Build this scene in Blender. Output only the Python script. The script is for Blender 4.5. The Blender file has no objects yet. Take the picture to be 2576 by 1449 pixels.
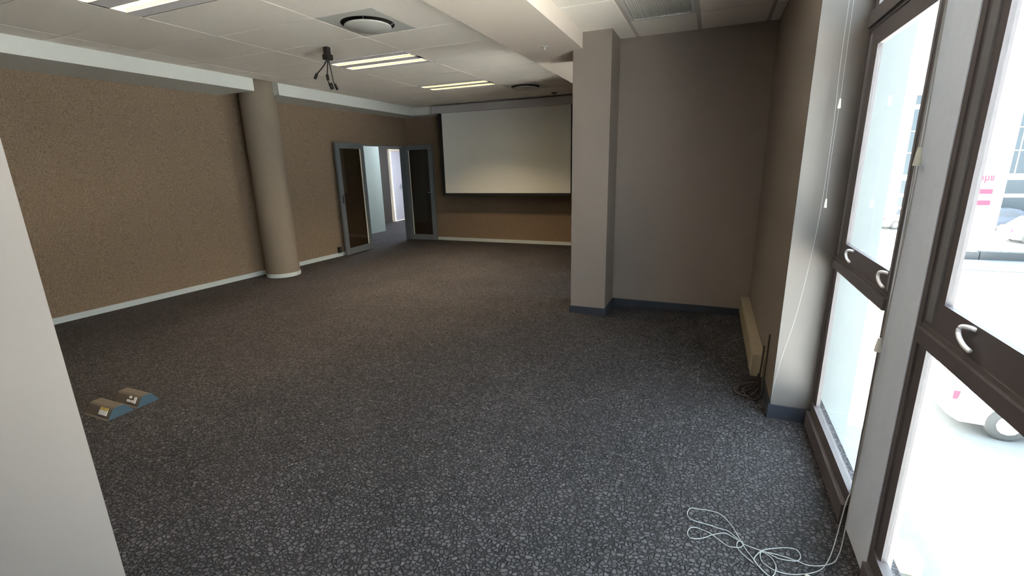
import bpy, math, random
from mathutils import Vector, Matrix
random.seed(7)

# ------------------------------------------------------------------ camera
S = 1.08                      # all coordinates below are multiplied by S (metres)
sc = bpy.context.scene
cam_d = bpy.data.cameras.new('camera')
cam_d.sensor_width = 36.0
cam_d.lens = 16.41
cam_d.clip_start = 0.02
cam_d.clip_end = 500
cam = bpy.data.objects.new('camera', cam_d)
sc.collection.objects.link(cam)
RT = ((0.90890108, 0.37869045, -0.02253018),
      (0.07607738, -0.23841059, -0.96717925),
      (-0.37163297, 0.87735622, -0.25309424))
m = Matrix.Identity(4)
for i in range(3):
    m[i][0] = RT[0][i]
    m[i][1] = -RT[1][i]
    m[i][2] = -RT[2][i]
m.translation = (0, 0, 1.5 * S)
cam.matrix_world = m
sc.camera = cam

# ------------------------------------------------------------------ world, sun, exposure
world = bpy.data.worlds.new('sky')
sc.world = world
world.use_nodes = True
bg = world.node_tree.nodes['Background']
bg.inputs[0].default_value = (0.73, 0.865, 1.0, 1)
bg.inputs[1].default_value = 2.1
sun_d = bpy.data.lights.new('sun', 'SUN')
sun_d.energy = 120.0
sun_d.angle = 0.01
sun_d.color = (1.0, 0.96, 0.91)
sun = bpy.data.objects.new('sun', sun_d)
sun.rotation_euler = Vector((0.27, -0.555, -0.788)).to_track_quat('-Z', 'Y').to_euler()
sun.location = (0, 0, 30)
sc.collection.objects.link(sun)
vs = sc.view_settings
vs.view_transform = 'Standard'
vs.look = 'None'
vs.gamma = 1.0
vs.use_curve_mapping = False
vs.exposure = 2.55
LAMP_W = 7.0                 # watts of each ceiling light
LAMP_COL = (1.0, 0.78, 0.50)

# ------------------------------------------------------------------ materials
MATS = {}
def nt(name):
    mt = bpy.data.materials.new(name)
    mt.use_nodes = True
    t = mt.node_tree
    return mt, t, t.nodes['Principled BSDF']
def plain(name, col, rough=0.6, metal=0.0, var=0.06, scale=30.0, bump=0.0, bscale=200.0, spec=0.5):
    mt, t, b = nt(name)
    N, L = t.nodes, t.links
    geo = N.new('ShaderNodeNewGeometry')
    nz = N.new('ShaderNodeTexNoise'); nz.inputs['Scale'].default_value = scale
    nz.inputs['Detail'].default_value = 3
    L.new(geo.outputs['Position'], nz.inputs['Vector'])
    mx = N.new('ShaderNodeMix'); mx.data_type = 'RGBA'
    mx.inputs['A'].default_value = tuple(c * (1 - var) for c in col) + (1,)
    mx.inputs['B'].default_value = tuple(min(1, c * (1 + var)) for c in col) + (1,)
    L.new(nz.outputs['Fac'], mx.inputs['Factor'])
    L.new(mx.outputs['Result'], b.inputs['Base Color'])
    b.inputs['Roughness'].default_value = rough
    b.inputs['Metallic'].default_value = metal
    b.inputs['Specular IOR Level'].default_value = spec
    if bump:
        n2 = N.new('ShaderNodeTexNoise'); n2.inputs['Scale'].default_value = bscale
        L.new(geo.outputs['Position'], n2.inputs['Vector'])
        bp = N.new('ShaderNodeBump'); bp.inputs['Strength'].default_value = bump
        bp.inputs['Distance'].default_value = 0.004
        L.new(n2.outputs['Fac'], bp.inputs['Height'])
        L.new(bp.outputs['Normal'], b.inputs['Normal'])
    MATS[name] = mt
    return mt
def emis(name, col, strength):
    mt, t, b = nt(name)
    b.inputs['Base Color'].default_value = col + (1,)
    b.inputs['Emission Color'].default_value = col + (1,)
    b.inputs['Emission Strength'].default_value = strength
    MATS[name] = mt
    return mt
def thin_glass(name, tint, refl=0.08, rough=0.0):
    mt, t, b = nt(name)
    N, L = t.nodes, t.links
    N.remove(b)
    tr = N.new('ShaderNodeBsdfTransparent'); tr.inputs[0].default_value = tint + (1,)
    gl = N.new('ShaderNodeBsdfGlossy'); gl.inputs['Roughness'].default_value = rough
    gl.inputs[0].default_value = (1, 1, 1, 1)
    lw = N.new('ShaderNodeLayerWeight'); lw.inputs[0].default_value = 0.5
    pw = N.new('ShaderNodeMath'); pw.operation = 'POWER'; pw.inputs[1].default_value = 5.0
    fr_ = N.new('ShaderNodeMath'); fr_.operation = 'MULTIPLY_ADD'; fr_.inputs[1].default_value = 0.55; fr_.inputs[2].default_value = refl / 2
    L.new(lw.outputs['Facing'], pw.inputs[0]); L.new(pw.outputs[0], fr_.inputs[0])
    mx = N.new('ShaderNodeMixShader')
    L.new(fr_.outputs[0], mx.inputs[0]); L.new(tr.outputs[0], mx.inputs[1]); L.new(gl.outputs[0], mx.inputs[2])
    L.new(mx.outputs[0], N['Material Output'].inputs[0])
    MATS[name] = mt
    return mt
def felt(name, c1, c2, c3, scale=70.0):
    """needle-felt wall covering: fibres of several browns"""
    mt, t, b = nt(name)
    N, L = t.nodes, t.links
    geo = N.new('ShaderNodeNewGeometry')
    a = N.new('ShaderNodeTexNoise'); a.inputs['Scale'].default_value = scale; a.inputs['Detail'].default_value = 4
    c = N.new('ShaderNodeTexNoise'); c.inputs['Scale'].default_value = 9; c.inputs['Detail'].default_value = 2
    for n in (a, c): L.new(geo.outputs['Position'], n.inputs['Vector'])
    r = N.new('ShaderNodeValToRGB')
    r.color_ramp.elements[0].position = 0.3; r.color_ramp.elements[0].color = c1 + (1,)
    r.color_ramp.elements[1].position = 0.7; r.color_ramp.elements[1].color = c2 + (1,)
    L.new(a.outputs['Fac'], r.inputs[0])
    mx = N.new('ShaderNodeMix'); mx.data_type = 'RGBA'
    mp = N.new('ShaderNodeMapRange'); mp.inputs[1].default_value = 0.35; mp.inputs[2].default_value = 0.75
    mp.inputs[3].default_value = 0; mp.inputs[4].default_value = 0.35
    L.new(c.outputs['Fac'], mp.inputs[0]); L.new(mp.outputs[0], mx.inputs['Factor'])
    L.new(r.outputs[0], mx.inputs['A']); mx.inputs['B'].default_value = c3 + (1,)
    L.new(mx.outputs['Result'], b.inputs['Base Color'])
    b.inputs['Roughness'].default_value = 0.95
    b.inputs['Specular IOR Level'].default_value = 0.1
    bp = N.new('ShaderNodeBump'); bp.inputs['Strength'].default_value = 0.5; bp.inputs['Distance'].default_value = 0.006
    L.new(a.outputs['Fac'], bp.inputs['Height']); L.new(bp.outputs['Normal'], b.inputs['Normal'])
    MATS[name] = mt
    return mt
def carpet(name):
    """dark loop-pile carpet: pebble-like tufts with dark gaps"""
    mt, t, b = nt(name)
    N, L = t.nodes, t.links
    geo = N.new('ShaderNodeNewGeometry')
    wob = N.new('ShaderNodeTexNoise'); wob.inputs['Scale'].default_value = 26; wob.inputs['Detail'].default_value = 2
    L.new(geo.outputs['Position'], wob.inputs['Vector'])
    ms = N.new('ShaderNodeVectorMath'); ms.operation = 'MULTIPLY_ADD'
    ms.inputs[1].default_value = (0.028, 0.028, 0); 
    L.new(wob.outputs['Color'], ms.inputs[0]); L.new(geo.outputs['Position'], ms.inputs[2])
    mp = N.new('ShaderNodeMapping'); mp.inputs['Rotation'].default_value = (0, 0, 0.04)
    mp.inputs['Scale'].default_value = (1.0, 1.22, 0.0)
    L.new(ms.outputs[0], mp.inputs['Vector'])
    ve = N.new('ShaderNodeTexVoronoi'); ve.feature = 'DISTANCE_TO_EDGE'; ve.inputs['Scale'].default_value = 46
    vc = N.new('ShaderNodeTexVoronoi'); vc.feature = 'F1'; vc.inputs['Scale'].default_value = 46
    for n in (ve, vc):
        n.inputs['Randomness'].default_value = 0.8
        L.new(mp.outputs[0], n.inputs['Vector'])
    gap = N.new('ShaderNodeMapRange'); gap.inputs[1].default_value = 0.0; gap.inputs[2].default_value = 0.19
    gap.interpolation_type = 'SMOOTHSTEP'
    L.new(ve.outputs['Distance'], gap.inputs[0])
    sep = N.new('ShaderNodeSeparateColor'); L.new(vc.outputs['Color'], sep.inputs[0])
    rc = N.new('ShaderNodeValToRGB')
    rc.color_ramp.elements[0].color = (0.058, 0.052, 0.055, 1)
    rc.color_ramp.elements[1].color = (0.110, 0.100, 0.107, 1)
    L.new(sep.outputs[0], rc.inputs[0])
    fine = N.new('ShaderNodeTexNoise'); fine.inputs['Scale'].default_value = 420; fine.inputs['Detail'].default_value = 2
    L.new(geo.outputs['Position'], fine.inputs['Vector'])
    big = N.new('ShaderNodeTexNoise'); big.inputs['Scale'].default_value = 1.3; big.inputs['Detail'].default_value = 3
    L.new(geo.outputs['Position'], big.inputs['Vector'])
    br = N.new('ShaderNodeMapRange'); br.inputs[1].default_value = 0.3; br.inputs[2].default_value = 0.7
    br.inputs[3].default_value = 0.86; br.inputs[4].default_value = 1.12
    L.new(big.outputs['Fac'], br.inputs[0])
    mu = N.new('ShaderNodeMix'); mu.data_type = 'RGBA'
    mu.inputs['A'].default_value = (0.026, 0.023, 0.024, 1)
    L.new(gap.outputs[0], mu.inputs['Factor']); L.new(rc.outputs[0], mu.inputs['B'])
    vm = N.new('ShaderNodeVectorMath'); vm.operation = 'SCALE'
    L.new(mu.outputs['Result'], vm.inputs[0]); L.new(br.outputs[0], vm.inputs['Scale'])
    L.new(vm.outputs[0], b.inputs['Base Color'])
    b.inputs['Roughness'].default_value = 0.85
    b.inputs['Specular IOR Level'].default_value = 0.25
    ad = N.new('ShaderNodeMath'); ad.operation = 'MULTIPLY_ADD'; ad.inputs[1].default_value = 0.25
    L.new(fine.outputs['Fac'], ad.inputs[0]); L.new(gap.outputs[0], ad.inputs[2])
    bp = N.new('ShaderNodeBump'); bp.inputs['Strength'].default_value = 0.8; bp.inputs['Distance'].default_value = 0.008
    L.new(ad.outputs[0], bp.inputs['Height']); L.new(bp.outputs['Normal'], b.inputs['Normal'])
    MATS[name] = mt
    return mt

carpet('carpet')
felt('felt_wall', (0.160, 0.110, 0.075), (0.290, 0.218, 0.155), (0.225, 0.150, 0.097))
felt('fabric_column', (0.21, 0.170, 0.13), (0.25, 0.205, 0.16), (0.24, 0.19, 0.145), 160)
plain('taupe_paint', (0.220, 0.178, 0.150), 0.75, var=0.04, scale=6, bump=0.15)
plain('white_paint', (0.60, 0.60, 0.575), 0.55, var=0.02, scale=3)
plain('beam_paint', (0.64, 0.545, 0.475), 0.6, var=0.02, scale=3)
plain('reveal_dimmed_white', (0.14, 0.122, 0.112), 0.6, var=0.02, scale=3)  # white of the reveal, darkened in the colour against strong window light
plain('warm_white_paint', (0.40, 0.35, 0.32), 0.6, var=0.02, scale=3)
plain('ceiling_tile', (0.82, 0.75, 0.68), 0.9, var=0.03, scale=40, bump=0.25, bscale=300)
plain('ceiling_bar', (0.30, 0.275, 0.25), 0.7)
plain('bar_pale', (0.50, 0.45, 0.41), 0.7)
plain('grille_back', (0.22, 0.20, 0.18), 0.8)
plain('white_skirting', (0.52, 0.56, 0.56), 0.45)
plain('dark_skirting', (0.030, 0.033, 0.044), 0.4)
plain('bronze_frame', (0.105, 0.088, 0.090), 0.5, 0.0, spec=0.3)
plain('grey_mullion', (0.70, 0.76, 0.89), 0.35, 0.0, spec=0.6)
plain('pale_cap', (0.55, 0.58, 0.62), 0.5)
plain('door_frame_grey', (0.165, 0.175, 0.185), 0.4, 0.2)
plain('bead_grey', (0.16, 0.155, 0.165), 0.4)
plain('cream_edge', (0.75, 0.66, 0.55), 0.4)
plain('handle_metal', (0.75, 0.76, 0.80), 0.25, 0.9)
plain('handle_white', (0.85, 0.84, 0.88), 0.3)
plain('screen_white', (0.74, 0.74, 0.71), 0.85, var=0.01, scale=2)
plain('screen_black', (0.010, 0.010, 0.011), 0.7)
plain('casing_grey', (0.48, 0.455, 0.46), 0.5)
plain('black_plastic', (0.012, 0.009, 0.010), 0.45)
plain('cable_dark', (0.035, 0.026, 0.022), 0.5)
plain('cord_white', (0.34, 0.345, 0.345), 0.7)
plain('weight_white', (0.62, 0.62, 0.56), 0.4)
plain('trunk_cream', (0.33, 0.27, 0.19), 0.5, var=0.08, scale=14)
plain('box_top', (0.125, 0.102, 0.082), 0.6)
plain('box_end_lit_blue', (0.072, 0.108, 0.125), 0.5)  # bluish window light on the box ends, put into the colour
plain('socket_white', (0.80, 0.77, 0.74), 0.4)
plain('socket_yellow', (0.62, 0.47, 0.12), 0.4)
plain('troffer_body', (0.70, 0.66, 0.68), 0.5)
plain('louvre_metal', (0.86, 0.83, 0.70), 0.25, 0.7)
plain('vent_white', (0.52, 0.505, 0.475), 0.5)
plain('vent_dark', (0.055, 0.048, 0.042), 0.8)
plain('grille_grey', (0.55, 0.52, 0.48), 0.6)
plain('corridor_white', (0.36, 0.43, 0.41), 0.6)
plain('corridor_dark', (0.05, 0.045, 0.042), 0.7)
plain('door_white', (0.58, 0.58, 0.66), 0.4)
plain('concrete_out', (0.135, 0.134, 0.132), 0.9, var=0.08, scale=1.5)
plain('pavement_out', (0.11, 0.108, 0.118), 0.9)
plain('kerb_dark', (0.03, 0.032, 0.034), 0.9)
plain('facade_white', (0.70, 0.73, 0.75), 0.8)
plain('facade_glass', (0.030, 0.038, 0.045), 0.3, spec=0.2)
plain('fin_paint', (0.118, 0.13, 0.133), 0.8)
plain('sign_red', (0.26, 0.022, 0.042), 0.6, spec=0.2)
plain('sign_dark', (0.05, 0.05, 0.053), 0.5)
plain('car_white', (0.82, 0.82, 0.84), 0.25)
plain('car_dark', (0.045, 0.05, 0.065), 0.4, spec=0.2)
plain('car_beige', (0.55, 0.48, 0.42), 0.3)
plain('car_glass', (0.04, 0.043, 0.05), 0.3, spec=0.2)
plain('tyre', (0.03, 0.03, 0.03), 0.8)
plain('tan_brick', (0.55, 0.40, 0.24), 0.8)
thin_glass('window_glass', (0.93, 0.97, 0.96), 0.08)
thin_glass('door_glass', (0.62, 0.60, 0.58), 0.08, 0.05)
emis('tube_light', (1.0, 0.86, 0.45), 3.0)
emis('corridor_fill_glow', (0.80, 0.90, 1.0), 24.0)

# ------------------------------------------------------------------ mesh helpers (coordinates in scene units, scaled by S)
COL = sc.collection
def link(o, parent=None):
    COL.objects.link(o)
    if parent is not None:
        o.parent = parent
def wloc(o):
    p = Vector(o.location)
    while o.parent is not None:
        o = o.parent
        p = p + Vector(o.location)
    return p
def tag(o, label=None, cat=None, group=None, kind=None):
    if label: o['label'] = label
    if cat: o['category'] = cat
    if group: o['group'] = group
    if kind: o['kind'] = kind
    return o
def empty(name, x, y, z, label=None, cat=None, group=None, kind=None, parent=None):
    o = bpy.data.objects.new(name, None)
    o.empty_display_size = 0.1
    o.location = Vector((x, y, z)) * S
    link(o, parent)
    return tag(o, label, cat, group, kind)
def mk(name, V, F, mat, parent=None, smooth=False, bevel=0.0):
    """one mesh object from world coordinates; its origin sits at the bottom centre"""
    V = [Vector(v) * S for v in V]
    lo = Vector([min(v[i] for v in V) for i in range(3)])
    hi = Vector([max(v[i] for v in V) for i in range(3)])
    o0 = Vector(((lo.x + hi.x) / 2, (lo.y + hi.y) / 2, lo.z))
    me = bpy.data.meshes.new(name)
    me.from_pydata([v - o0 for v in V], [], F)
    me.update()
    me.materials.append(MATS[mat])
    if smooth:
        for p in me.polygons: p.use_smooth = True
    o = bpy.data.objects.new(name, me)
    o.location = o0 - (wloc(parent) if parent is not None else Vector())
    link(o, parent)
    if bevel:
        bv = o.modifiers.new('bevel', 'BEVEL'); bv.width = bevel * S; bv.segments = 2
        bv.limit_method = 'ANGLE'
    return o
BF = [(0, 3, 2, 1), (4, 5, 6, 7), (0, 1, 5, 4), (1, 2, 6, 5), (2, 3, 7, 6), (3, 0, 4, 7)]
def bv8(x0, x1, y0, y1, z0, z1):
    return [(x0, y0, z0), (x1, y0, z0), (x1, y1, z0), (x0, y1, z0), (x0, y0, z1), (x1, y0, z1), (x1, y1, z1), (x0, y1, z1)]
def box(name, x0, x1, y0, y1, z0, z1, mat, parent=None, bevel=0.0):
    return mk(name, bv8(x0, x1, y0, y1, z0, z1), BF, mat, parent, bevel=bevel)
def boxes(name, L, mat, parent=None, bevel=0.0):
    V, F = [], []
    for b in L:
        k = len(V)
        V += bv8(*b)
        F += [tuple(i + k for i in f) for f in BF]
    return mk(name, V, F, mat, parent, bevel=bevel)
def prism(name, pts, z0, z1, mat, parent=None, bevel=0.0):
    n = len(pts)
    V = [(x, y, z0) for x, y in pts] + [(x, y, z1) for x, y in pts]
    F = [tuple(reversed(range(n))), tuple(range(n, 2 * n))] + [(i, (i + 1) % n, n + (i + 1) % n, n + i) for i in range(n)]
    return mk(name, V, F, mat, parent, bevel=bevel)
def lathe(name, cx, cy, prof, mat, parent=None, n=48, smooth=True, cap=True):
    V, F = [], []
    for r, z in prof:
        for k in range(n):
            a = 2 * math.pi * k / n
            V.append((cx + r * math.cos(a), cy + r * math.sin(a), z))
    for j in range(len(prof) - 1):
        for k in range(n):
            F.append((j * n + k, j * n + (k + 1) % n, (j + 1) * n + (k + 1) % n, (j + 1) * n + k))
    if cap:
        F.append(tuple(reversed(range(n))))
        F.append(tuple((len(prof) - 1) * n + k for k in range(n)))
    o = mk(name, V, F, mat, parent, smooth)
    if smooth:
        es = o.modifiers.new('split', 'EDGE_SPLIT'); es.split_angle = math.radians(35)
    return o
def catmull(P, sub=6):
    P = [Vector(p) for p in P]
    out = []
    for i in range(len(P) - 1):
        a = P[max(i - 1, 0)]; b = P[i]; c = P[i + 1]; d = P[min(i + 2, len(P) - 1)]
        for k in range(sub):
            t = k / sub
            out.append(0.5 * ((2 * b) + (c - a) * t + (2 * a - 5 * b + 4 * c - d) * t * t + (3 * b - a - 3 * c + d) * t ** 3))
    out.append(P[-1])
    return out
def tubes(name, paths, r, mat, parent=None, n=6, sub=6):
    V, F = [], []
    for P in paths:
        Q = catmull(P, sub) if sub > 1 else [Vector(p) for p in P]
        base = len(V)
        for i, q in enumerate(Q):
            d = (Q[min(i + 1, len(Q) - 1)] - Q[max(i - 1, 0)])
            if d.length < 1e-9: d = Vector((0, 0, 1))
            d.normalize()
            up = Vector((0, 0, 1)) if abs(d.z) < 0.9 else Vector((1, 0, 0))
            a = d.cross(up).normalized(); b2 = d.cross(a)
            for k in range(n):
                t = 2 * math.pi * k / n
                V.append(q + a * (r * math.cos(t)) + b2 * (r * math.sin(t)))
        m_ = len(Q)
        for i in range(m_ - 1):
            for k in range(n):
                F.append((base + i * n + k, base + i * n + (k + 1) % n, base + (i + 1) * n + (k + 1) % n, base + (i + 1) * n + k))
        F.append(tuple(base + k for k in reversed(range(n))))
        F.append(tuple(base + (m_ - 1) * n + k for k in range(n)))
    return mk(name, V, F, mat, parent, smooth=True)
def copy_part(o, parent, loc):
    c = o.copy()
    link(c, parent)
    c.location = loc
    return c
def st(o, label=None):
    return tag(o, label, kind='structure')

# ------------------------------------------------------------------ room shell
ZC = 2.65                     # underside of the ceiling tiles
YB = 8.60                     # back wall
YF = -3.0                     # wall behind the camera
XW = 0.69                     # window plane
def XL(y): return -6.25 + (y - 2.44) * 0.0487     # face of the left wall, slightly skewed

st(box('floor', -9.2, 0.76, YF - 0.1, 13.1, -0.15, 0.0, 'carpet'), 'dark grey loop pile carpet with a pebbled texture')
ceil = st(box('ceiling', -9.2, 0.76, YF - 0.1, 13.1, 2.68, 2.85, 'ceiling_bar'), 'suspended ceiling of pale lay-in tiles')

# left wall with the doorway
D0, D1, DH = 7.24, 8.47, 1.945
T = 0.085
def lw(y0, y1, z0, z1):
    V = [(XL(y0) - T, y0, z0), (XL(y0), y0, z0), (XL(y1), y1, z0), (XL(y1) - T, y1, z0)]
    return V + [(a, b, z1) for a, b, c in V]
V, F = [], []
for seg in ((YF, D0, 0, 2.68), (D1, 13.0, 0, 2.68), (D0, D1, DH, 2.68)):
    k = len(V); V += lw(*seg); F += [tuple(i + k for i in f) for f in BF]
st(mk('wall_left', V, F, 'felt_wall'), 'long brown felt covered wall with a doorway')
st(box('wall_back', -5.96, 0.63, YB, YB + 0.13, 0, 2.68, 'felt_wall'), 'dark brown felt covered wall behind the projection screen')
st(box('wall_rear', -6.6, 0.63, YF - 0.13, YF, 0, 2.68, 'warm_white_paint'), 'pale plastered wall closing the room')
st(prism('wall_near', [(-1.3, 0.504), (-1.9, 0.70), (-3.1, 0.1), (-2.6, -0.25)], 0, 2.68, 'warm_white_paint'), 'pale plastered wall end standing close by the boxes on the carpet')
st(box('wall_alcove', -0.906, 0.43, 4.96, 5.08, 0, 2.68, 'taupe_paint'), 'taupe painted wall beside the square pillar')
# stub wall between alcove and windows: taupe on the alcove side, white reveal towards the window
st(boxes('wall_side', [(0.43, 0.63, 2.94, 5.2, 0, 2.68), (0.63, 0.660, 2.95, 5.2, 0, 2.68)], 'taupe_paint'), 'taupe painted side wall with cream cable trunking')
st(box('wall_reveal', 0.428, 0.634, 2.92, 2.945, 0, 2.68, 'reveal_dimmed_white'), 'white reveal, darkened in its colour, next to the window frame')
pil = st(empty('square_pillar', -1.08, 4.75, 0), 'square taupe pillar under the end of the ceiling beam')
box('shaft', -1.26, -0.906, 4.544, 5.08, 0, 2.68, 'taupe_paint', pil)
boxes('skirting', [(-1.275, -0.892, 4.53, 4.545, 0, 0.075), (-1.275, -1.259, 4.545, 5.08, 0, 0.075), (-0.907, -0.892, 4.545, 4.96, 0, 0.075)], 'dark_skirting', pil)
st(box('baseboard_alcove', -0.892, 0.43, 4.945, 4.961, 0, 0.075, 'dark_skirting'), 'dark skirting board along the taupe wall')
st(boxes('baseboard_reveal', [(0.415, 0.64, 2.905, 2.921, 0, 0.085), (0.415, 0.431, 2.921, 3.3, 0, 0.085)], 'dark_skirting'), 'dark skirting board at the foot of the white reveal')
st(box('wall_recess', -1.2, 0.63, 6.25, 6.37, 0, 2.68, 'taupe_paint'), 'taupe painted wall on the far side of the recess behind the alcove')
# skirting of the left and back walls
V, F = [], []
for (a, b) in ((YF, D0 - 0.02), (D1 + 0.02, YB)):
    k = len(V)
    V += [(XL(a), a, 0), (XL(a) + 0.015, a, 0), (XL(b) + 0.015, b, 0), (XL(b), b, 0)]
    V += [(x, y, 0.065) for x, y, z in V[k:k + 4]]
    F += [tuple(i + k for i in f) for f in BF]
st(mk('baseboard_left', V, F, 'white_skirting'), 'pale skirting board along the brown felt wall')
st(box('baseboard_back', -5.93, 0.4, YB - 0.015, YB, 0, 0.065, 'white_skirting'), 'pale skirting board below the projection screen')

# bulkhead soffits and beam
so = st(empty('ceiling_soffit', -5.8, 3.0, 2.5), 'white boxed bulkhead along the top of the felt walls')
V, F = [], []
for (a, xa, b, xb) in ((YF, -5.48, 4.66, -5.48), (5.06, -5.50, 8.285, -5.56)):
    k = len(V)
    V += [(XL(a), a, 2.50), (xa, a, 2.50), (xb, b, 2.50), (XL(b), b, 2.50)]
    V += [(x, y, 2.68) for x, y, z in V[k:k + 4]]
    F += [tuple(i + k for i in f) for f in BF]
mk('soffit_panel', V[:8], F[:6], 'white_paint', so)
mk('soffit_panel', V[8:], F[:6], 'white_paint', so)
box('soffit_panel', -5.99, 0.63, 8.285, YB, 2.50, 2.68, 'white_paint', so)
st(box('ceiling_beam', -1.76, -1.172, YF, 8.285, 2.515, 2.68, 'beam_paint'), 'wide white ceiling beam running from the pillar')

colm = st(empty('round_column', -5.811, 4.976, 0), 'round brown column in front of the felt wall')
lathe('shaft', -5.811, 4.976, [(0.229, 0), (0.229, 2.68)], 'fabric_column', colm, 64)
lathe('skirting', -5.811, 4.976, [(0.236, 0), (0.236, 0.052), (0.230, 0.055)], 'white_skirting', colm, 64)

# ------------------------------------------------------------------ ceiling tiles and their bars
PX, PY, X0, Y0 = 1.10, 0.60, -2.97, 2.573
G = 0.007
tile_cache = {}
def tile(x0, x1, y0, y1):
    w, d = round(x1 - x0, 3), round(y1 - y0, 3)
    if w < 0.04 or d < 0.04: return
    if (w, d) in tile_cache:
        o = tile_cache[(w, d)]
        copy_part(o, ceil, Vector(((x0 + x1) / 2 * S, (y0 + y1) / 2 * S, ZC * S)) - wloc(ceil))
    else:
        c = 0.0012
        V = [(x0 + c, y0 + c, ZC), (x1 - c, y0 + c, ZC), (x1 - c, y1 - c, ZC), (x0 + c, y1 - c, ZC)]
        V += [(x0, y0, ZC + c), (x1, y0, ZC + c), (x1, y1, ZC + c), (x0, y1, ZC + c)]
        V += [(x0, y0, ZC + 0.025), (x1, y0, ZC + 0.025), (x1, y1, ZC + 0.025), (x0, y1, ZC + 0.025)]
        F = [(3, 2, 1, 0), (8, 9, 10, 11)]
        for j in (0, 4):
            for k in range(4):
                F.append((j + k, j + (k + 1) % 4, j + 4 + (k + 1) % 4, j + 4 + k))
        tile_cache[(w, d)] = mk('ceiling_tile', V, F, 'ceiling_tile', ceil)
ROWS = [Y0 + PY * k for k in range(-10, 12)]
def yrow(k): return Y0 + PY * k
LIGHT_ROWS = (-1, 3, 6)       # row k runs from yrow(k) to yrow(k+1)
DIFF_ROWS = (1, 7)
xl = [-5.48, -5.17, -4.07, -2.97, -1.87, -1.76]
for k in range(-9, 10):
    y0, y1 = yrow(k), min(yrow(k + 1), 8.285)
    if y1 - y0 < 0.05: continue
    for i in range(5):
        if i == 2 and k in LIGHT_ROWS: continue
        if i == 3 and k in DIFF_ROWS:
            tile(-2.42 + G / 2, -1.87 - G / 2, y0 + G / 2, y1 - G / 2)
            continue
        tile(xl[i] + (G / 2 if i else 0), xl[i + 1] - (G / 2 if i < 4 else 0), y0 + G / 2, y1 - G / 2)
xr = [-1.172, -0.745, -0.20, 0.345, 0.63]
for k in range(-9, 4):
    y0, y1 = yrow(k) + 0.045, min(yrow(k + 1) + 0.045, 4.96)
    for i in range(4):
        if i == 1 and k == 2: continue
        tile(xr[i] + (0.016 if i else 0), xr[i + 1] - (0.016 if i < 3 else 0), y0 + G / 2, y1 - G / 2)
tile(-1.172 + .0, -1.172 + 0.27, 4.97, 4.975 + .04)
for x in xl[1:5]:
    box('ceiling_bar', x - 0.012, x + 0.012, YF, 8.285, ZC + 0.003, ZC + 0.03, 'ceiling_bar', ceil)
for k in range(-9, 10):
    box('ceiling_bar', -5.48, -1.76, yrow(k) - 0.012, yrow(k) + 0.012, ZC + 0.0035, ZC + 0.028, 'ceiling_bar', ceil)
for k in range(-9, 4):
    box('ceiling_bar', -1.172, 0.43, yrow(k) + 0.045 - 0.012, yrow(k) + 0.045 + 0.012, ZC + 0.0035, ZC + 0.028, 'bar_pale', ceil)
for x in xr[1:4]:
    box('ceiling_bar', x - 0.022, x + 0.022, YF, 4.96, ZC + 0.004, ZC + 0.03, 'bar_pale', ceil)

# ------------------------------------------------------------------ recessed louvre lights
def louvre_light(k, label, watts=LAMP_W, spread=118):
    y0, y1 = yrow(k) + 0.02, yrow(k + 1) - 0.02
    x0, x1 = -4.06, -2.98
    cy = (y0 + y1) / 2
    r = empty('ceiling_light', (x0 + x1) / 2, cy, ZC, label, 'light', 'louvred ceiling lights')
    rows = (cy - 0.12, cy + 0.12)
    h = 0.055
    # tray with two open slots
    boxes('tray', [(x0, x1, y0, rows[0] - h, ZC - 0.002, ZC + 0.02), (x0, x1, rows[0] + h, rows[1] - h, ZC - 0.002, ZC + 0.02),
                   (x0, x1, rows[1] + h, y1, ZC - 0.002, ZC + 0.02),
                   (x0, x0 + 0.02, rows[0] - h, rows[1] + h, ZC - 0.002, ZC + 0.02), (x1 - 0.02, x1, rows[0] - h, rows[1] + h, ZC - 0.002, ZC + 0.02)],
          'troffer_body', r)
    for ry in rows:
        # trough reflector
        V = [(x0 + .02, ry - h, ZC + 0.005), (x0 + .02, ry - 0.03, ZC + 0.029), (x0 + .02, ry + 0.03, ZC + 0.029), (x0 + .02, ry + h, ZC + 0.005)]
        V += [(x1 - .02, y, z) for x, y, z in V]
        row = mk('reflector', V, [(0, 1, 5, 4), (1, 2, 6, 5), (2, 3, 7, 6)], 'louvre_metal', r)
        tubes('lamp_tube', [[(x0 + 0.03, ry, ZC + 0.017), (x1 - 0.03, ry, ZC + 0.017)]], 0.009, 'tube_light', row, 8, 1)
        n = 26
        b0 = None
        for i in range(n):
            x = x0 + 0.03 + (x1 - x0 - 0.06) * (i + 0.5) / n
            if b0 is None:
                V = [(x - .0015, ry - h, ZC - .001), (x + .0015, ry - h, ZC - .001), (x + .0015, ry + h, ZC - .001), (x - .0015, ry + h, ZC - .001),
                     (x - .0015, ry - h + 0.004, ZC + .006), (x + .0015, ry - h + .004, ZC + .006), (x + .0015, ry + h - .004, ZC + .006), (x - .0015, ry + h - .004, ZC + .006)]
                b0 = mk('louvre_blade', V, BF, 'louvre_metal', row); bx0 = x
            else:
                copy_part(b0, row, Vector(b0.location) + Vector(((x - bx0) * S, 0, 0)))
    ld = bpy.data.lights.new('lamp_glow', 'AREA')
    ld.shape = 'RECTANGLE'; ld.size = 1.0 * S; ld.size_y = 0.3 * S
    ld.energy = watts; ld.color = LAMP_COL; ld.spread = math.radians(spread)
    lo = bpy.data.objects.new('lamp_glow', ld)
    lo.location = (0, 0, -0.012)
    link(lo, r)
    return r
louvre_light(-1, 'louvred twin tube ceiling light with two tiles between it and the round air diffuser', 6.0, 155)
louvre_light(3, 'louvred twin tube ceiling light beside the dangling black cables')
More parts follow.
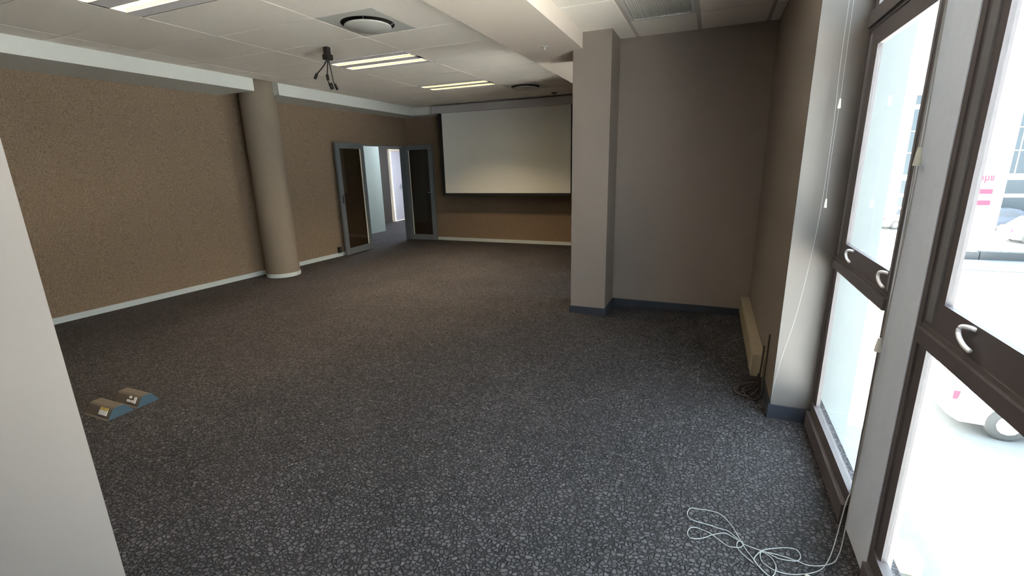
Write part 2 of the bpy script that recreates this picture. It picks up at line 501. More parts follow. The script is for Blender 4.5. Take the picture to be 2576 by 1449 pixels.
louvre_light(6, 'louvred twin tube ceiling light nearest to the projection screen')

# ------------------------------------------------------------------ round air diffusers
def diffuser(k, label):
    y0, y1 = yrow(k) + 0.006, yrow(k + 1) - 0.006
    x0, x1 = -2.964, -2.424
    cx, cy = (x0 + x1) / 2, (y0 + y1) / 2
    r = empty('air_diffuser', cx, cy, ZC, label, 'vent', 'round air diffusers in the ceiling')
    # plate with a round hole
    n = 48
    V, F = [], []
    for j in range(n):
        a = 2 * math.pi * j / n
        c, s_ = math.cos(a), math.sin(a)
        q = 1 / max(abs(c), abs(s_))
        V.append((cx + c * 0.215, cy + s_ * 0.215, ZC))
        V.append((cx + c * q * (x1 - x0) / 2, cy + s_ * q * (y1 - y0) / 2, ZC))
    for j in range(n):
        a, b = 2 * j, 2 * ((j + 1) % n)
        F.append((a, b, b + 1, a + 1))
    for v in list(V): V.append((v[0], v[1], ZC + 0.012))
    N2 = 2 * n
    for j in range(n):
        a, b = 2 * j, 2 * ((j + 1) % n)
        F.append((N2 + a, N2 + a + 1, N2 + b + 1, N2 + b)); F.append((a + 1, b + 1, N2 + b + 1, N2 + a + 1))
    mk('face_plate', V, F, 'vent_white', r)
    lathe('throat', cx, cy, [(0.215, ZC - 0.001), (0.205, ZC + 0.028), (0.02, ZC + 0.029)], 'vent_dark', r, 48, True, False)
    lathe('centre_disc', cx, cy, [(0.02, ZC - 0.010), (0.182, ZC - 0.012), (0.188, ZC - 0.018), (0.188, ZC - 0.026), (0.182, ZC - 0.030), (0.0001, ZC - 0.031)], 'vent_white', r, 48, True, False)
    V = []; L = []
    for a in (0.5, 1.9, 3.6, 5.2):
        c, s_ = math.cos(a), math.sin(a)
        tubes('hanger', [[(cx + c * 0.17, cy + s_ * 0.17, ZC - 0.014), (cx + c * 0.212, cy + s_ * 0.212, ZC + 0.01)]], 0.002, 'handle_metal', r, 6, 1)
diffuser(1, 'large round ceiling air diffuser with a white disc beside the wide beam')
diffuser(7, 'round ceiling air diffuser near the projection screen')

sd = empty('smoke_detector', -2.50, 7.89, ZC - 0.03, 'small dark disc detector on the ceiling above the projection screen', 'detector')
lathe('detector_base', -2.50, 7.89, [(0.05, ZC - 0.006), (0.05, ZC)], 'vent_dark', sd, 20)
lathe('detector_head', -2.50, 7.89, [(0.018, ZC - 0.03), (0.04, ZC - 0.018), (0.042, ZC - 0.006)], 'grille_back', sd, 20)
sp = empty('sprinkler_head', -1.46, 4.32, 2.49, 'tiny sprinkler head on the underside of the beam', 'sprinkler')
lathe('escutcheon', -1.46, 4.32, [(0.03, 2.511), (0.03, 2.515)], 'vent_white', sp, 20)
lathe('nozzle', -1.46, 4.32, [(0.014, 2.49), (0.014, 2.494), (0.006, 2.496), (0.008, 2.511)], 'vent_white', sp, 12)

# return air grille in the right ceiling strip
gy0, gy1 = yrow(2) + 0.05, yrow(3) + 0.04
gr = empty('return_air_grille', -0.47, (gy0 + gy1) / 2, ZC, 'grey slatted return air grille in the ceiling above the alcove', 'vent')
boxes('grille_frame', [(-0.725, -0.70, gy0, gy1, ZC - 0.004, ZC + 0.02), (-0.245, -0.22, gy0, gy1, ZC - 0.004, ZC + 0.02),
                       (-0.70, -0.245, gy0, gy0 + 0.025, ZC - 0.004, ZC + 0.02), (-0.70, -0.245, gy1 - 0.025, gy1, ZC - 0.004, ZC + 0.02)], 'vent_white', gr)
box('grille_back', -0.70, -0.245, gy0 + 0.025, gy1 - 0.025, ZC + 0.018, ZC + 0.024, 'grille_back', gr)
s0 = None
for i in range(30):
    x = -0.692 + i * 0.0152
    if s0 is None:
        V = [(x, gy0 + .025, ZC), (x + .003, gy0 + .025, ZC), (x + .003, gy1 - .025, ZC), (x, gy1 - .025, ZC),
             (x + .008, gy0 + .025, ZC + .015), (x + .011, gy0 + .025, ZC + .015), (x + .011, gy1 - .025, ZC + .015), (x + .008, gy1 - .025, ZC + .015)]
        s0 = mk('slat', V, BF, 'grille_grey', gr)
    else:
        copy_part(s0, gr, Vector(s0.location) + Vector((i * 0.0152 * S, 0, 0)))

# ------------------------------------------------------------------ windows
def bay(n, y0, y1, label, cordside=True):
    """one window bay between mullions: low fixed light, awning sash, top light"""
    w = st(empty('window_%d' % n, 0.68, (y0 + y1) / 2, 0), label)
    j = 0.03
    fx0, fx1 = 0.633, 0.660
    e0, e1 = y0 + 0.06, y1 - 0.085          # edges of the fixed lights
    box('jamb', fx0, fx1, y0, y0 + j, 0, 2.60, 'bronze_frame', w)
    box('jamb', fx0, fx1, y1 - j, y1, 0, 2.60, 'bronze_frame', w)
    boxes('fixed_frame', [(0.640, 0.658, y0 + j, e0, 0.15, 0.946), (0.640, 0.658, e1, y1 - j, 0.15, 0.946),
                          (0.640, 0.658, y0 + j, e0, 2.15, 2.54), (0.640, 0.658, e1, y1 - j, 2.15, 2.54)], 'bronze_frame', w)
    boxes('sill_rail', [(0.608, fx1, y0 + j, y1 - j, 0, 0.09), (0.628, fx1, y0 + j, y1 - j, 0.09, 0.15)], 'bronze_frame', w)
    boxes('transom', [(0.622, fx1, y0 + j, y1 - j, 0.946, 0.990), (0.634, fx1, y0 + j, y1 - j, 0.990, 1.003)], 'bronze_frame', w)
    boxes('transom', [(0.622, fx1, y0 + j, y1 - j, 2.085, 2.15), (0.634, fx1, y0 + j, y1 - j, 2.07, 2.085)], 'bronze_frame', w)
    box('head_rail', fx0, fx1, y0 + j, y1 - j, 2.54, 2.60, 'bronze_frame', w)
    box('pane', 0.646, 0.650, e0, e1, 0.15, 0.946, 'window_glass', w)
    box('pane', 0.646, 0.650, e0, e1, 2.15, 2.54, 'window_glass', w)
    g0, g1 = y0 + 0.065, y1 - (0.175 if n == 1 else 0.14)   # edges of the sash light
    sash = boxes('sash', [(0.638, 0.658, y0 + j, g0, 1.003, 2.07), (0.638, 0.658, g1, y1 - j, 1.003, 2.07),
                          (0.638, 0.658, g0, g1, 1.003, 1.088), (0.638, 0.658, g0, g1, 1.989, 2.07)],
                 'bronze_frame', w)
    boxes('bead_or_lit_edge', [(0.632, 0.638, y0 + 0.036, y0 + 0.056, 1.02, 2.05), (0.632, 0.638, y1 - 0.10, y1 - 0.06, 1.02, 2.05)], 'bead_grey', sash)
    box('sash_pane', 0.646, 0.650, g0, g1, 1.088, 1.989, 'window_glass', sash)
    for hy in (y0 + 0.10, y1 - 0.31):
        V = [(0.640, hy - 0.015, 1.076), (0.628, hy - 0.002, 1.079), (0.619, hy + 0.012, 1.075), (0.616, hy + 0.014, 1.062), (0.616, hy + 0.002, 1.048), (0.618, hy - 0.022, 1.036), (0.622, hy - 0.045, 1.030)]
        tubes('handle', [V], 0.006, 'handle_white', sash, 8, 4)
    return w
bays = [(2.03, 2.92), (0.89, 1.78), (-0.25, 0.64)]
names = ['tall bronze framed window beside the white reveal', 'tall bronze framed window overlooking the parked white cars',
         'tall bronze framed window further along the glazing']
for i, (a, b) in enumerate(bays):
    bay(i + 1, a, b, names[i])
hid = [(5.22, 6.11)]
for i, (a, b) in enumerate(hid):
    bay(4 + i, a, b, 'tall bronze framed window behind the alcove wall')
def mullion(i, y0, y1, label):
    mo = st(empty('trim_%d' % i, 0.68, (y0 + y1) / 2, 0), label)
    box('mullion_box', 0.63, 0.660, y0, y1, 0, 2.60, 'grey_mullion', mo)
    box('outer_cap', 0.660, 0.700, y0 - 0.012, y1 + 0.012, -0.25, 2.75, 'pale_cap', mo)
for i, (a, b) in enumerate([(1.78, 2.03), (0.64, 0.89), (-0.50, -0.25)]):
    mullion(i + 1, a, b, 'wide grey mullion with a white blind cord' if i == 0 else 'wide grey mullion between window bays')
st(boxes('wall_right', [(0.63, 0.76, YF - 0.13, 2.92, 2.60, 2.68), (0.63, 0.76, 5.2, YB + .13, 2.60, 2.68), (0.63, 0.76, YF - .13, -0.5, 0, 2.6), (0.63, .76, 6.11, 8.73, 0, 2.6)], 'white_paint'), 'lintel above the tall windows')

# ------------------------------------------------------------------ doorway and its double door
def rotbox(a0, a1, b0, b1, z0, z1, org, d):
    """box along direction d (a) and its left normal (b)"""
    nx, ny = -d[1], d[0]
    V = []
    for z in (z0, z1):
        for a, b in ((a0, b0), (a1, b0), (a1, b1), (a0, b1)):
            V.append((org[0] + d[0] * a + nx * b, org[1] + d[1] * a + ny * b, z))
    return V
def leaf(n, hinge, free, label, side, lock):
    d = Vector((free[0] - hinge[0], free[1] - hinge[1])); W = d.length; d.normalize()
    r = st(empty('door_%d' % n, hinge[0], hinge[1], 0), label)
    h0, h1 = 0.012, DH + 0.01
    t = 0.02
    sw = 0.095
    def rb(name, L, mat, par=r, bev=0.0):
        V, F = [], []
        for b in L:
            k = len(V); V += rotbox(*b, hinge, d); F += [tuple(i + k for i in f) for f in BF]
        return mk(name, V, F, mat, par, bevel=bev)
    rb('stile', [(0, sw, -t, t, h0, h1)], 'door_frame_grey', bev=.003)
    rb('stile', [(W - sw, W, -t, t, h0, h1)], 'door_frame_grey', bev=.003)
    rb('rail', [(sw, W - sw, -t, t, h0, h0 + 0.115)], 'door_frame_grey', bev=.003)
    rb('rail', [(sw, W - sw, -t, t, h1 - 0.095, h1)], 'door_frame_grey', bev=.003)
    rb('pane', [(sw, W - sw, -0.004, 0.004, h0 + 0.115, h1 - 0.095)], 'door_glass')
    b0, b1 = (0.004, 0.014) if side > 0 else (-0.014, -0.004)
    rb('bead_or_lit_edge', [(sw, sw + 0.016, b0, b1, h0 + 0.115, h1 - 0.095)], 'cream_edge')  # pale strip standing in for the corridor-lit edge at the hinge side
    hb = (t, t + 0.012) if side > 0 else (-t - 0.012, -t)
    if lock:
        rb('lock_plate', [(W - 0.06, W - 0.035, hb[0], hb[1], 0.93, 1.06)], 'black_plastic')
    hd = rb('handle', [(W - 0.07, W - 0.045, hb[0], hb[1], 0.92, 1.10)], 'handle_metal' if not lock else 'door_frame_grey')
    if not lock:
        s2 = 1 if side > 0 else -1
        rb('lever', [(W - 0.14, W - 0.05, s2 * 0.045 - .006, s2 * 0.045 + .006, 1.0, 1.016), (W - 0.064, W - 0.05, min(s2 * .03, s2 * .05), max(s2 * .03, s2 * .05), 1.0, 1.016)],
           'handle_metal' if not lock else 'black_plastic', hd)
    for hz in (0.2, 0.95, 1.72):
        rb('hinge', [(-0.012, 0.004, -0.012, 0.012, hz, hz + 0.09)], 'handle_metal')
leaf(1, (XL(7.24) + 0.03, 7.235), (-5.945, 6.475), 'grey framed glazed door leaf folded back along the felt wall', 1, True)
leaf(2, (XL(8.45) + 0.03, 8.455), (-5.275, 8.485), 'grey framed glazed door leaf standing beside the projection screen', -1, False)
fr = st(empty('trim_20', XL(7.8), 7.83, 0), 'grey metal frame lining the doorway')
def frm(name, y0, y1, z0, z1):
    V = [(XL(y0) - T - 0.01, y0, z0), (XL(y0) + 0.012, y0, z0), (XL(y1) + 0.012, y1, z0), (XL(y1) - T - 0.01, y1, z0)]
    V += [(x, y, z1) for x, y, z in V]
    mk(name, V, BF, 'door_frame_grey', fr)
frm('door_jamb', D0 - 0.0, D0 + 0.02, 0, DH); frm('door_jamb', D1 - 0.012, D1, 0, DH); frm('door_head', D0 + .02, D1 - .02, DH - 0.02, DH)
ds = empty('door_stop', -6.03, 6.42, 0.05, 'small black box low on the felt wall beside the folded door leaf', 'socket')
box('stop_body', XL(6.42) + 0.0, XL(6.42) + 0.05, 6.38, 6.44, 0.07, 0.17, 'black_plastic', ds, 0.004)
box('stop_plate', XL(6.42) + 0.05, XL(6.42) + 0.056, 6.39, 6.43, 0.09, 0.15, 'cable_dark', ds)

# corridor beyond the doorway
st(box('wall_corridor_near', -7.56, -7.43, 6.9, 9.55, 0, 2.68, 'corridor_white'), 'pale green white wall seen through the doorway')
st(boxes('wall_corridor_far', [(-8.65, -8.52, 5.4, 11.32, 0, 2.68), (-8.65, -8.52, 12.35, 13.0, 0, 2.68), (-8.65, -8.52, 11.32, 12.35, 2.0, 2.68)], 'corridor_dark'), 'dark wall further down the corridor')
st(box('wall_corridor_end', -8.65, -5.9, 12.9, 13.0, 0, 2.68, 'corridor_white'), 'end wall of the corridor')
st(box('wall_corridor_start', -8.65, -6.1, 5.3, 5.4, 0, 2.68, 'corridor_white'), 'start wall of the corridor')
d3 = st(empty('door_3', -8.5, 11.9, 0), 'white door with a lever handle at the end of the corridor')
boxes('door_casing', [(-8.55, -8.47, 11.33, 11.385, 0, 2.04), (-8.55, -8.47, 12.28, 12.38, 0, 2.04), (-8.55, -8.47, 11.385, 12.28, 1.98, 2.04)], 'cream_edge', d3)
dl = box('door_leaf', -8.54, -8.49, 11.44, 12.27, 0.01, 1.98, 'door_white', d3)
tubes('lever', [[(-8.49, 11.80, 0.98), (-8.44, 11.80, 0.98)], [(-8.44, 11.80, 0.98), (-8.44, 11.68, 0.98)]], 0.011, 'handle_metal', dl, 8, 1)
box('handle_plate', -8.49, -8.482, 11.775, 11.825, 0.90, 1.06, 'handle_metal', dl)
cl = empty('corridor_fill_light', -6.75, 10.6, 2.63, 'added unseen panel light that brightens the corridor', 'light')  # unseen lamp, added to brighten the corridor
box('fill_housing', -7.05, -6.45, 10.3, 10.9, 2.638, 2.679, 'troffer_body', cl)
box('fill_panel', -7.03, -6.47, 10.32, 10.88, 2.63, 2.638, 'corridor_fill_glow', cl)

# ------------------------------------------------------------------ projection screen
ps = empty('projection_screen', -3.58, 8.22, 1.0, 'white pull down projection screen with black border and pale casing', 'screen')
box('casing', -5.02, -2.0, 8.15, 8.275, 2.495, 2.622, 'casing_grey', ps, 0.006)
box('casing_end', -5.035, -5.02, 8.145, 8.28, 2.49, 2.627, 'casing_grey', ps, 0.003)
box('border_cloth', -4.93, -2.10, 8.214, 8.217, 0.975, 2.50, 'screen_black', ps)
box('picture_cloth', -4.85, -2.30, 8.210, 8.214, 1.007, 2.50, 'screen_white', ps)
box('weight_bar', -4.93, -2.10, 8.203, 8.228, 0.955, 0.985, 'screen_black', ps, 0.004)

# ------------------------------------------------------------------ hanging black cables at the ceiling
hc = empty('hanging_cables', -3.53, 3.89, 2.29, 'black connector with three short cables dangling from the ceiling', 'cable')
box('conduit', -3.555, -3.505, 3.865, 3.915, 2.585, ZC, 'black_plastic', hc, 0.004)
box('clamp', -3.565, -3.495, 3.855, 3.93, 2.535, 2.585, 'black_plastic', hc, 0.006)
c1 = tubes('cable', [[(-3.53, 3.88, 2.54), (-3.54, 3.83, 2.47), (-3.55, 3.74, 2.385)]], 0.006, 'black_plastic', hc)
tubes('plug', [[(-3.55, 3.745, 2.39), (-3.552, 3.715, 2.345)]], 0.014, 'black_plastic', c1, 8, 1)
c2 = tubes('cable', [[(-3.53, 3.89, 2.54), (-3.53, 3.87, 2.45), (-3.53, 3.855, 2.38), (-3.53, 3.86, 2.34), (-3.53, 3.885, 2.31)]], 0.006, 'black_plastic', hc)
tubes('plug', [[(-3.53, 3.858, 2.40), (-3.53, 3.863, 2.35)]], 0.014, 'black_plastic', c2, 8, 1)
tubes('plug', [[(-3.53, 3.885, 2.325), (-3.53, 3.91, 2.275)]], 0.02, 'black_plastic', c2, 8, 1)
c3 = tubes('cable', [[(-3.53, 3.90, 2.54), (-3.52, 3.905, 2.45), (-3.52, 3.92, 2.36), (-3.52, 3.94, 2.32)]], 0.006, 'black_plastic', hc)
tubes('plug', [[(-3.52, 3.94, 2.325), (-3.52, 3.965, 2.275)]], 0.013, 'black_plastic', c3, 8, 1)

# ------------------------------------------------------------------ floor outlet boxes on the carpet
def outlet(y0, y1, label, kind):
    x0, x1 = -3.655, -3.405
    L = y1 - y0
    prof = [(0, 0), (0.012, 0.006), (0.28 * L, 0.058), (0.36 * L, 0.066), (0.62 * L, 0.067), (0.72 * L, 0.060), (L - 0.008, 0.008), (L, 0)]
    r = empty('floor_outlet_box', (x0 + x1) / 2, (y0 + y1) / 2, 0, label, 'outlet box', 'floor outlet boxes')
    n = len(prof)
    V = [(x0, y0 + a, z) for a, z in prof] + [(x1, y0 + a, z) for a, z in prof]
    F = [(i, (i + 1) % n, n + (i + 1) % n, n + i) for i in range(n)] + [tuple(range(n))[::-1], tuple(range(n, 2 * n))]
    mk('cover', V, F, 'box_top', r, bevel=0.003)
    k = [(x1, y0 + a, z) for a, z in prof] + [(x1 + 0.004, y0 + a, z) for a, z in prof]
    mk('end_cap', k, F, 'box_end_lit_blue', r)
    # sockets on the sloping face
    ax, az = prof[1]; bx, bz = prof[2]
    def patch(name, u0, u1, v0, v1, mat):
        ny, nz_ = -(bz - az), (bx - ax); l = math.hypot(ny, nz_); ny /= l; nz_ /= l
        P = []
        for off in (0.0, 0.004):
            for u, v in ((u0, v0), (u1, v0), (u1, v1), (u0, v1)):
                P.append((x0 + u, y0 + ax + (bx - ax) * v + ny * off, az + (bz - az) * v + nz_ * off))
        return mk(name, P, BF, mat, r)
    if kind == 0:
        for u in (0.135, 0.180):
            patch('socket', u, u + 0.036, 0.25, 0.74, 'socket_white')
            patch('socket_flap', u, u + 0.036, 0.76, 0.98, 'socket_yellow')
    else:
        patch('socket', 0.125, 0.155, 0.30, 0.55, 'socket_white')
        patch('socket', 0.165, 0.190, 0.30, 0.55, 'socket_white')
        patch('socket', 0.140, 0.165, 0.72, 0.95, 'socket_white')
        patch('socket', 0.192, 0.215, 0.28, 0.95, 'socket_white')
outlet(1.436, 1.598, 'grey floor outlet box with two yellow topped white sockets', 0)
outlet(1.604, 1.755, 'grey floor outlet box with scattered white sockets and an end coloured as if lit blue by the window', 1)

# ------------------------------------------------------------------ trunking and cables at the side wall
tk = empty('cable_trunking', 0.39, 4.1, 0, 'cream cable trunking along the foot of the side wall', 'trunking')
box('trunk_body', 0.355, 0.429, 3.38, 4.93, 0.05, 0.21, 'trunk_cream', tk, 0.005)
box('trunk_lid', 0.349, 0.356, 3.36, 4.94, 0.06, 0.20, 'trunk_cream', tk, 0.002)
boxes('bracket', [(0.36, 0.425, 3.6, 3.66, 0, 0.05), (0.36, 0.425, 4.7, 4.76, 0, 0.05)], 'dark_skirting', tk)
dc = tubes('cable_coil', [
    [(0.41, 3.33, 0.30), (0.405, 3.32, 0.15), (0.39, 3.30, 0.03), (0.33, 3.22, 0.012), (0.27, 3.17, 0.012), (0.27, 3.25, 0.014), (0.33, 3.31, 0.02), (0.39, 3.32, 0.03),
     (0.40, 3.28, 0.02), (0.35, 3.15, 0.012), (0.28, 3.14, 0.012), (0.25, 3.20, 0.016), (0.30, 3.30, 0.02), (0.37, 3.33, 0.03), (0.40, 3.33, 0.10)],
    [(0.42, 3.22, 0.42), (0.415, 3.2, 0.2), (0.40, 3.15, 0.02), (0.34, 3.10, 0.012), (0.30, 3.22, 0.014), (0.36, 3.30, 0.018)]], 0.006, 'cable_dark')
tag(dc, 'tangle of dark cables on the carpet at the end of the cream trunking', 'cable')

# ------------------------------------------------------------------ blind cords
P1 = [(0.523, 1.806), (0.491, 1.752), (0.447, 1.714), (0.39, 1.691), (0.341, 1.684), (0.311, 1.693), (0.291, 1.717), (0.288, 1.75), (0.298, 1.763), (0.326, 1.75), (0.338, 1.712), (0.33, 1.669), (0.316, 1.652), (0.296, 1.664), (0.27, 1.695), (0.264, 1.716), (0.277, 1.745), (0.302, 1.775), (0.348, 1.807), (0.391, 1.824), (0.423, 1.822), (0.432, 1.796), (0.418, 1.767), (0.395, 1.756), (0.352, 1.755), (0.312, 1.769), (0.273, 1.771), (0.231, 1.785), (0.208, 1.805), (0.178, 1.831), (0.146, 1.84), (0.096, 1.844), (0.044, 1.844), (0.021, 1.862), (0.014, 1.889), (0.026, 1.919), (0.053, 1.93), (0.102, 1.935), (0.147, 1.925), (0.183, 1.889), (0.203, 1.846), (0.221, 1.794), (0.242, 1.751), (0.262, 1.716), (0.279, 1.68), (0.301, 1.658), (0.327, 1.642)]
P2 = [(0.562, 1.842), (0.539, 1.803), (0.491, 1.768), (0.448, 1.76), (0.418, 1.764), (0.366, 1.768), (0.318, 1.774)]
P3 = [(0.261, 1.696), (0.237, 1.715), (0.215, 1.736), (0.206, 1.762), (0.21, 1.785), (0.224, 1.793), (0.23, 1.782), (0.219, 1.76), (0.202, 1.751), (0.172, 1.752), (0.138, 1.772), (0.107, 1.792), (0.074, 1.807), (0.045, 1.807), (0.026, 1.789), (0.02, 1.764), (0.03, 1.741), (0.051, 1.74), (0.082, 1.761), (0.117, 1.791), (0.16, 1.815), (0.181, 1.815), (0.211, 1.795)]
R_ = 0.0019
def fl(P): return [(x, y, 0.004 + 0.002 * (i % 3)) for i, (x, y) in enumerate(P)]
cA = empty('blind_cord', 0.62, 1.99, 0, 'long white blind cord hanging down the mullion into loops on the carpet', 'cord')
tubes('cord', [[(0.617, 1.985, 2.60), (0.617, 1.975, 1.95), (0.617, 1.955, 1.50), (0.617, 1.965, 1.10), (0.617, 1.985, 0.86), (0.617, 1.985, 0.30), (0.59, 1.95, 0.18), (0.55, 1.86, 0.04)] + fl(P1),
               [(0.622, 2.0, 2.60), (0.62, 1.99, 1.55), (0.618, 1.97, 1.15), (0.618, 1.99, 0.60), (0.615, 1.99, 0.30), (0.60, 1.94, 0.14), (0.58, 1.88, 0.03)] + fl(P2),
               fl(P3)], R_, 'cord_white', cA)
def weight(x, y, z, par, r=0.009, h=0.052):
    lathe('cord_weight', x, y, [(r, z), (r * 1.05, z + 0.004), (r * 0.55, z + h)], 'weight_white', par, 16)
weight(0.612, 1.955, 1.47, cA, 0.011, 0.058)
weight(0.610, 1.985, 0.81, cA, 0.011, 0.052)
V = catmull([(0.43, 1.70, 0.012), (0.452, 1.684, 0.012)], 2)
tubes('cord_end', [[(0.432, 1.695, 0.011), (0.47, 1.674, 0.011)]], 0.009, 'weight_white', cA, 10, 1)
cB = empty('blind_cord', 0.54, 2.86, 0.1, 'pair of thin white blind cords with small weights hanging before the white reveal', 'cord')
tubes('cord', [[(0.548, 2.86, 2.60), (0.545, 2.86, 2.2), (0.5475, 2.86, 1.80), (0.546, 2.86, 1.50), (0.549, 2.86, 1.29)],
               [(0.530, 2.86, 2.60), (0.527, 2.86, 2.0), (0.533, 2.86, 1.76), (0.536, 2.86, 1.60), (0.530, 2.86, 1.17), (0.494, 2.86, 0.71), (0.445, 2.86, 0.40), (0.430, 2.875, 0.25), (0.424, 2.895, 0.12)]],
      0.0008, 'cord_white', cB)
weight(0.5475, 2.86, 1.735, cB, 0.007, 0.045)
weight(0.5497, 2.86, 1.255, cB, 0.007, 0.045)

# ------------------------------------------------------------------ outside: car park, pylon, office building, cars
ZG = -3.05
st(box('ground_outside', 0.6, 60, -20, 80, ZG - 0.3, ZG, 'concrete_out'), 'sunlit pale car park surface')
st(box('wall_outside', 0.67, 0.955, 3.4, 3.65, ZG, 6.0, 'fin_paint'), 'pale exterior fin wall outside the window')
st(box('wall_facade_base', 0.60, 0.665, YF - 0.1, 8.7, ZG, -0.15, 'facade_white'), 'outer wall below the windows')
st(boxes('pavement', [(9.0, 40, 24.3, 26.4, ZG, ZG + 0.1)], 'pavement_out'), 'pale pavement strip along the street')
kb = empty('low_kerb_wall', 18, 26.5, ZG, 'low dark kerb wall in front of the white pylon', 'wall')
for i in range(6):
    box('block', 8.6 + i * 2.5, 8.6 + i * 2.5 + 2.47, 26.4, 26.75, ZG, ZG + 0.45, 'kerb_dark', kb, 0.02)
py = empty('sign_pylon', 11.2, 28.2, ZG, 'tall white sign pylon with red stripes across the car park', 'sign')
box('pylon_body', 10.2, 12.1, 28.0, 28.6, ZG, 9.0, 'car_white', py, 0.03)
box('dark_panel', 10.55, 11.48, 27.96, 28.0, 0.80, 1.42, 'sign_dark', py)
box('red_stripe', 10.5, 11.68, 27.96, 28.0, -0.22, 0.0, 'sign_red', py)
box('red_stripe', 10.5, 11.68, 27.96, 28.0, -0.72, -0.50, 'sign_red', py)
xx = 10.72
for wdt, up in ((0.13, 0.0), (0.20, 0.0), (0.13, 0.0), (0.15, -0.1), (0.12, 0.0)):
    boxes('red_letter', [(xx, xx + 0.045, 27.97, 28.0, 0.36 + up, 0.60), (xx + wdt - 0.045, xx + wdt, 27.97, 28.0, 0.36, 0.60), (xx + 0.045, xx + wdt - 0.045, 27.97, 28.0, 0.36, 0.42)], 'sign_red', py)
    xx += wdt + 0.045
ob = empty('office_building', 20, 44, ZG, 'white office building with blue grey glass bands across the car park', 'building')
box('building_body', 12.2, 34, 42, 52, ZG, 9.5, 'facade_white', ob)
for (z0, z1) in ((4.9, 5.5), (0.25, 4.6), (-1.05, -0.15), (-2.6, -1.3)):
    for i in range(9):
        x0 = 12.45 + i * 2.4
        wp = box('window', x0, x0 + 2.25, 41.93, 42.0, z0, z1, 'facade_glass', ob)
        if z1 - z0 > 2:
            boxes('glazing_bar', [(x0, x0 + 2.25, 41.9, 41.93, z0 + 1.45, z0 + 1.51), (x0, x0 + 2.25, 41.9, 41.93, z0 + 2.9, z0 + 2.96), (x0 + 1.1, x0 + 1.15, 41.9, 41.93, z0, z1)], 'facade_white', wp)

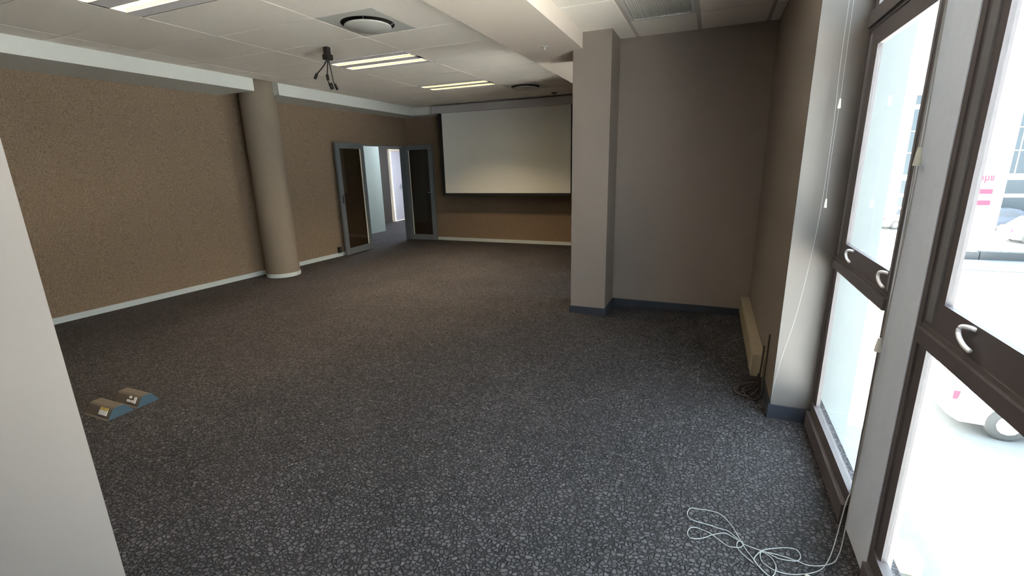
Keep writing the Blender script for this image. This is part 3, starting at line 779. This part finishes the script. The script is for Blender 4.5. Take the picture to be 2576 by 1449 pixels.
def car(cx, cy, ang, paint, label, scale=0.93):
    r = empty('parked_car', cx, cy, ZG, label, 'car', 'cars parked outside')
    r.rotation_euler = (0, 0, ang)
    def part(name, V, F, mat, par=r, bevel=0.0, smooth=False):
        V = [Vector(v) * scale * S for v in V]
        me = bpy.data.meshes.new(name); me.from_pydata(V, [], F); me.update(); me.materials.append(MATS[mat])
        o = bpy.data.objects.new(name, me); link(o, par)
        if bevel:
            b = o.modifiers.new('bevel', 'BEVEL'); b.width = bevel; b.segments = 3; b.limit_method = 'ANGLE'; b.angle_limit = math.radians(25)
        return o
    def loft(secs, mat, name, par=r, bevel=0.0):
        V, F = [], []
        n = len(secs[0])
        for s_ in secs: V += s_
        for j in range(len(secs) - 1):
            for k in range(n): F.append((j * n + k, j * n + (k + 1) % n, (j + 1) * n + (k + 1) % n, (j + 1) * n + k))
        F.append(tuple(reversed(range(n)))); F.append(tuple((len(secs) - 1) * n + k for k in range(n)))
        return part(name, V, F, mat, par, bevel)
    # body: sections along the length (x), each a rounded cross-section
    def sec(x, w, z0, z1):
        return [(x, -w, z0 + 0.06), (x, -w * 0.96, z0), (x, w * 0.96, z0), (x, w, z0 + 0.06), (x, w * 1.0, (z0 + z1) * 0.55), (x, w * 0.9, z1), (x, -w * 0.9, z1), (x, -w, (z0 + z1) * 0.55)]
    body = loft([sec(-2.1, 0.70, 0.30, 0.70), sec(-1.95, 0.84, 0.22, 0.88), sec(-1.2, 0.88, 0.20, 0.94), sec(0.6, 0.88, 0.20, 0.94),
                 sec(1.5, 0.86, 0.20, 0.84), sec(2.0, 0.78, 0.24, 0.70), sec(2.15, 0.62, 0.30, 0.58)], paint, 'body', bevel=0.03)
    def cab(x, w, z): return [(x, -w, z), (x, w, z)]
    cabv = [(-1.75, -0.78, 0.90), (1.05, -0.78, 0.90), (1.05, 0.78, 0.90), (-1.75, 0.78, 0.90),
            (-1.25, -0.60, 1.42), (0.25, -0.60, 1.44), (0.25, 0.60, 1.44), (-1.25, 0.60, 1.42)]
    cb = part('cabin', cabv, BF, paint, bevel=0.06)
    # glass a little proud of the cabin faces
    def quad(name, P, off):
        V = [tuple(p) for p in P] + [(p[0] + off[0], p[1] + off[1], p[2] + off[2]) for p in P]
        part(name, V, BF, 'car_glass', cb)
    def lerp(a, b, t): return tuple(a[i] + (b[i] - a[i]) * t for i in range(3))
    def face(a, b, c, d, u0, u1, v0, v1):
        def q(u, v): return lerp(lerp(a, b, u), lerp(d, c, u), v)
        return [q(u0, v0), q(u1, v0), q(u1, v1), q(u0, v1)]
    A = cabv
    for (u0, u1) in ((0.12, 0.46), (0.50, 0.80)):
        quad('side_window', face(A[0], A[1], A[5], A[4], u0, u1, 0.18, 0.86), (0, -0.012, 0.006))
        quad('side_window', face(A[3], A[2], A[6], A[7], u0, u1, 0.18, 0.86), (0, 0.012, 0.006))
    quad('windscreen', face(A[1], A[2], A[6], A[5], 0.06, 0.94, 0.10, 0.92), (0.012, 0, 0.012))
    quad('rear_window', face(A[0], A[3], A[7], A[4], 0.06, 0.94, 0.15, 0.90), (-0.012, 0, 0.012))
    for wx in (-1.3, 1.35):
        for wy in (-0.80, 0.80):
            V, F = [], []
            n = 20
            for yy, rr in ((-0.1, 0.27), (-0.085, 0.31), (0.085, 0.31), (0.1, 0.27)):
                for k in range(n):
                    a = 2 * math.pi * k / n
                    V.append((wx + rr * math.cos(a), wy + yy, 0.31 + rr * math.sin(a)))
            for j in range(3):
                for k in range(n): F.append((j * n + k, j * n + (k + 1) % n, (j + 1) * n + (k + 1) % n, (j + 1) * n + k))
            F.append(tuple(reversed(range(n)))); F.append(tuple(3 * n + k for k in range(n)))
            wh = part('wheel', V, F, 'tyre')
            sgn = 1 if wy > 0 else -1
            V = [(wx + 0.18 * math.cos(2 * math.pi * k / 12), wy + sgn * 0.1, 0.31 + 0.18 * math.sin(2 * math.pi * k / 12)) for k in range(12)]
            V += [(a, b + sgn * 0.012, c) for a, b, c in V]
            F = [tuple(range(12)), tuple(range(12, 24))[::-1]] + [(k, (k + 1) % 12, 12 + (k + 1) % 12, 12 + k) for k in range(12)]
            part('hub_cap', V, F, 'handle_metal', wh)
    for sy in (-1, 1):
        part('headlamp', [(p[0], p[1] * 1.0, p[2]) for p in bv8(1.95, 2.1, min(sy * .45, sy * .68), max(sy * .45, sy * .68), 0.56, 0.68)], BF, 'handle_metal', body, 0.02)
        part('tail_lamp', bv8(-2.08, -1.98, min(sy * .55, sy * .76), max(sy * .55, sy * .76), 0.62, 0.80), BF, 'sign_red', body, 0.02)
    return r
car(5.95, 10.15, 0.02, 'car_white', 'white car parked closest below the windows')
car(6.90, 12.75, -0.02, 'car_white', 'white car parked in the second bay below the windows')
car(16.9, 38.2, 0.0, 'car_dark', 'dark blue grey car in front of the office building')
car(19.0, 36.5, 0.0, 'car_white', 'white car beside the dark one in front of the office building')
car(16.6, 33.2, 0.0, 'car_white', 'white car behind the low kerb wall')
car(12.1, 38.5, 0.3, 'car_beige', 'beige car at the corner of the office building')
tb = box('tan_block', 2.05, 2.5, 5.6, 5.95, ZG, ZG + 0.2, 'tan_brick', None, 0.01)
tag(tb, 'tan block lying on the ground below the window', 'block')
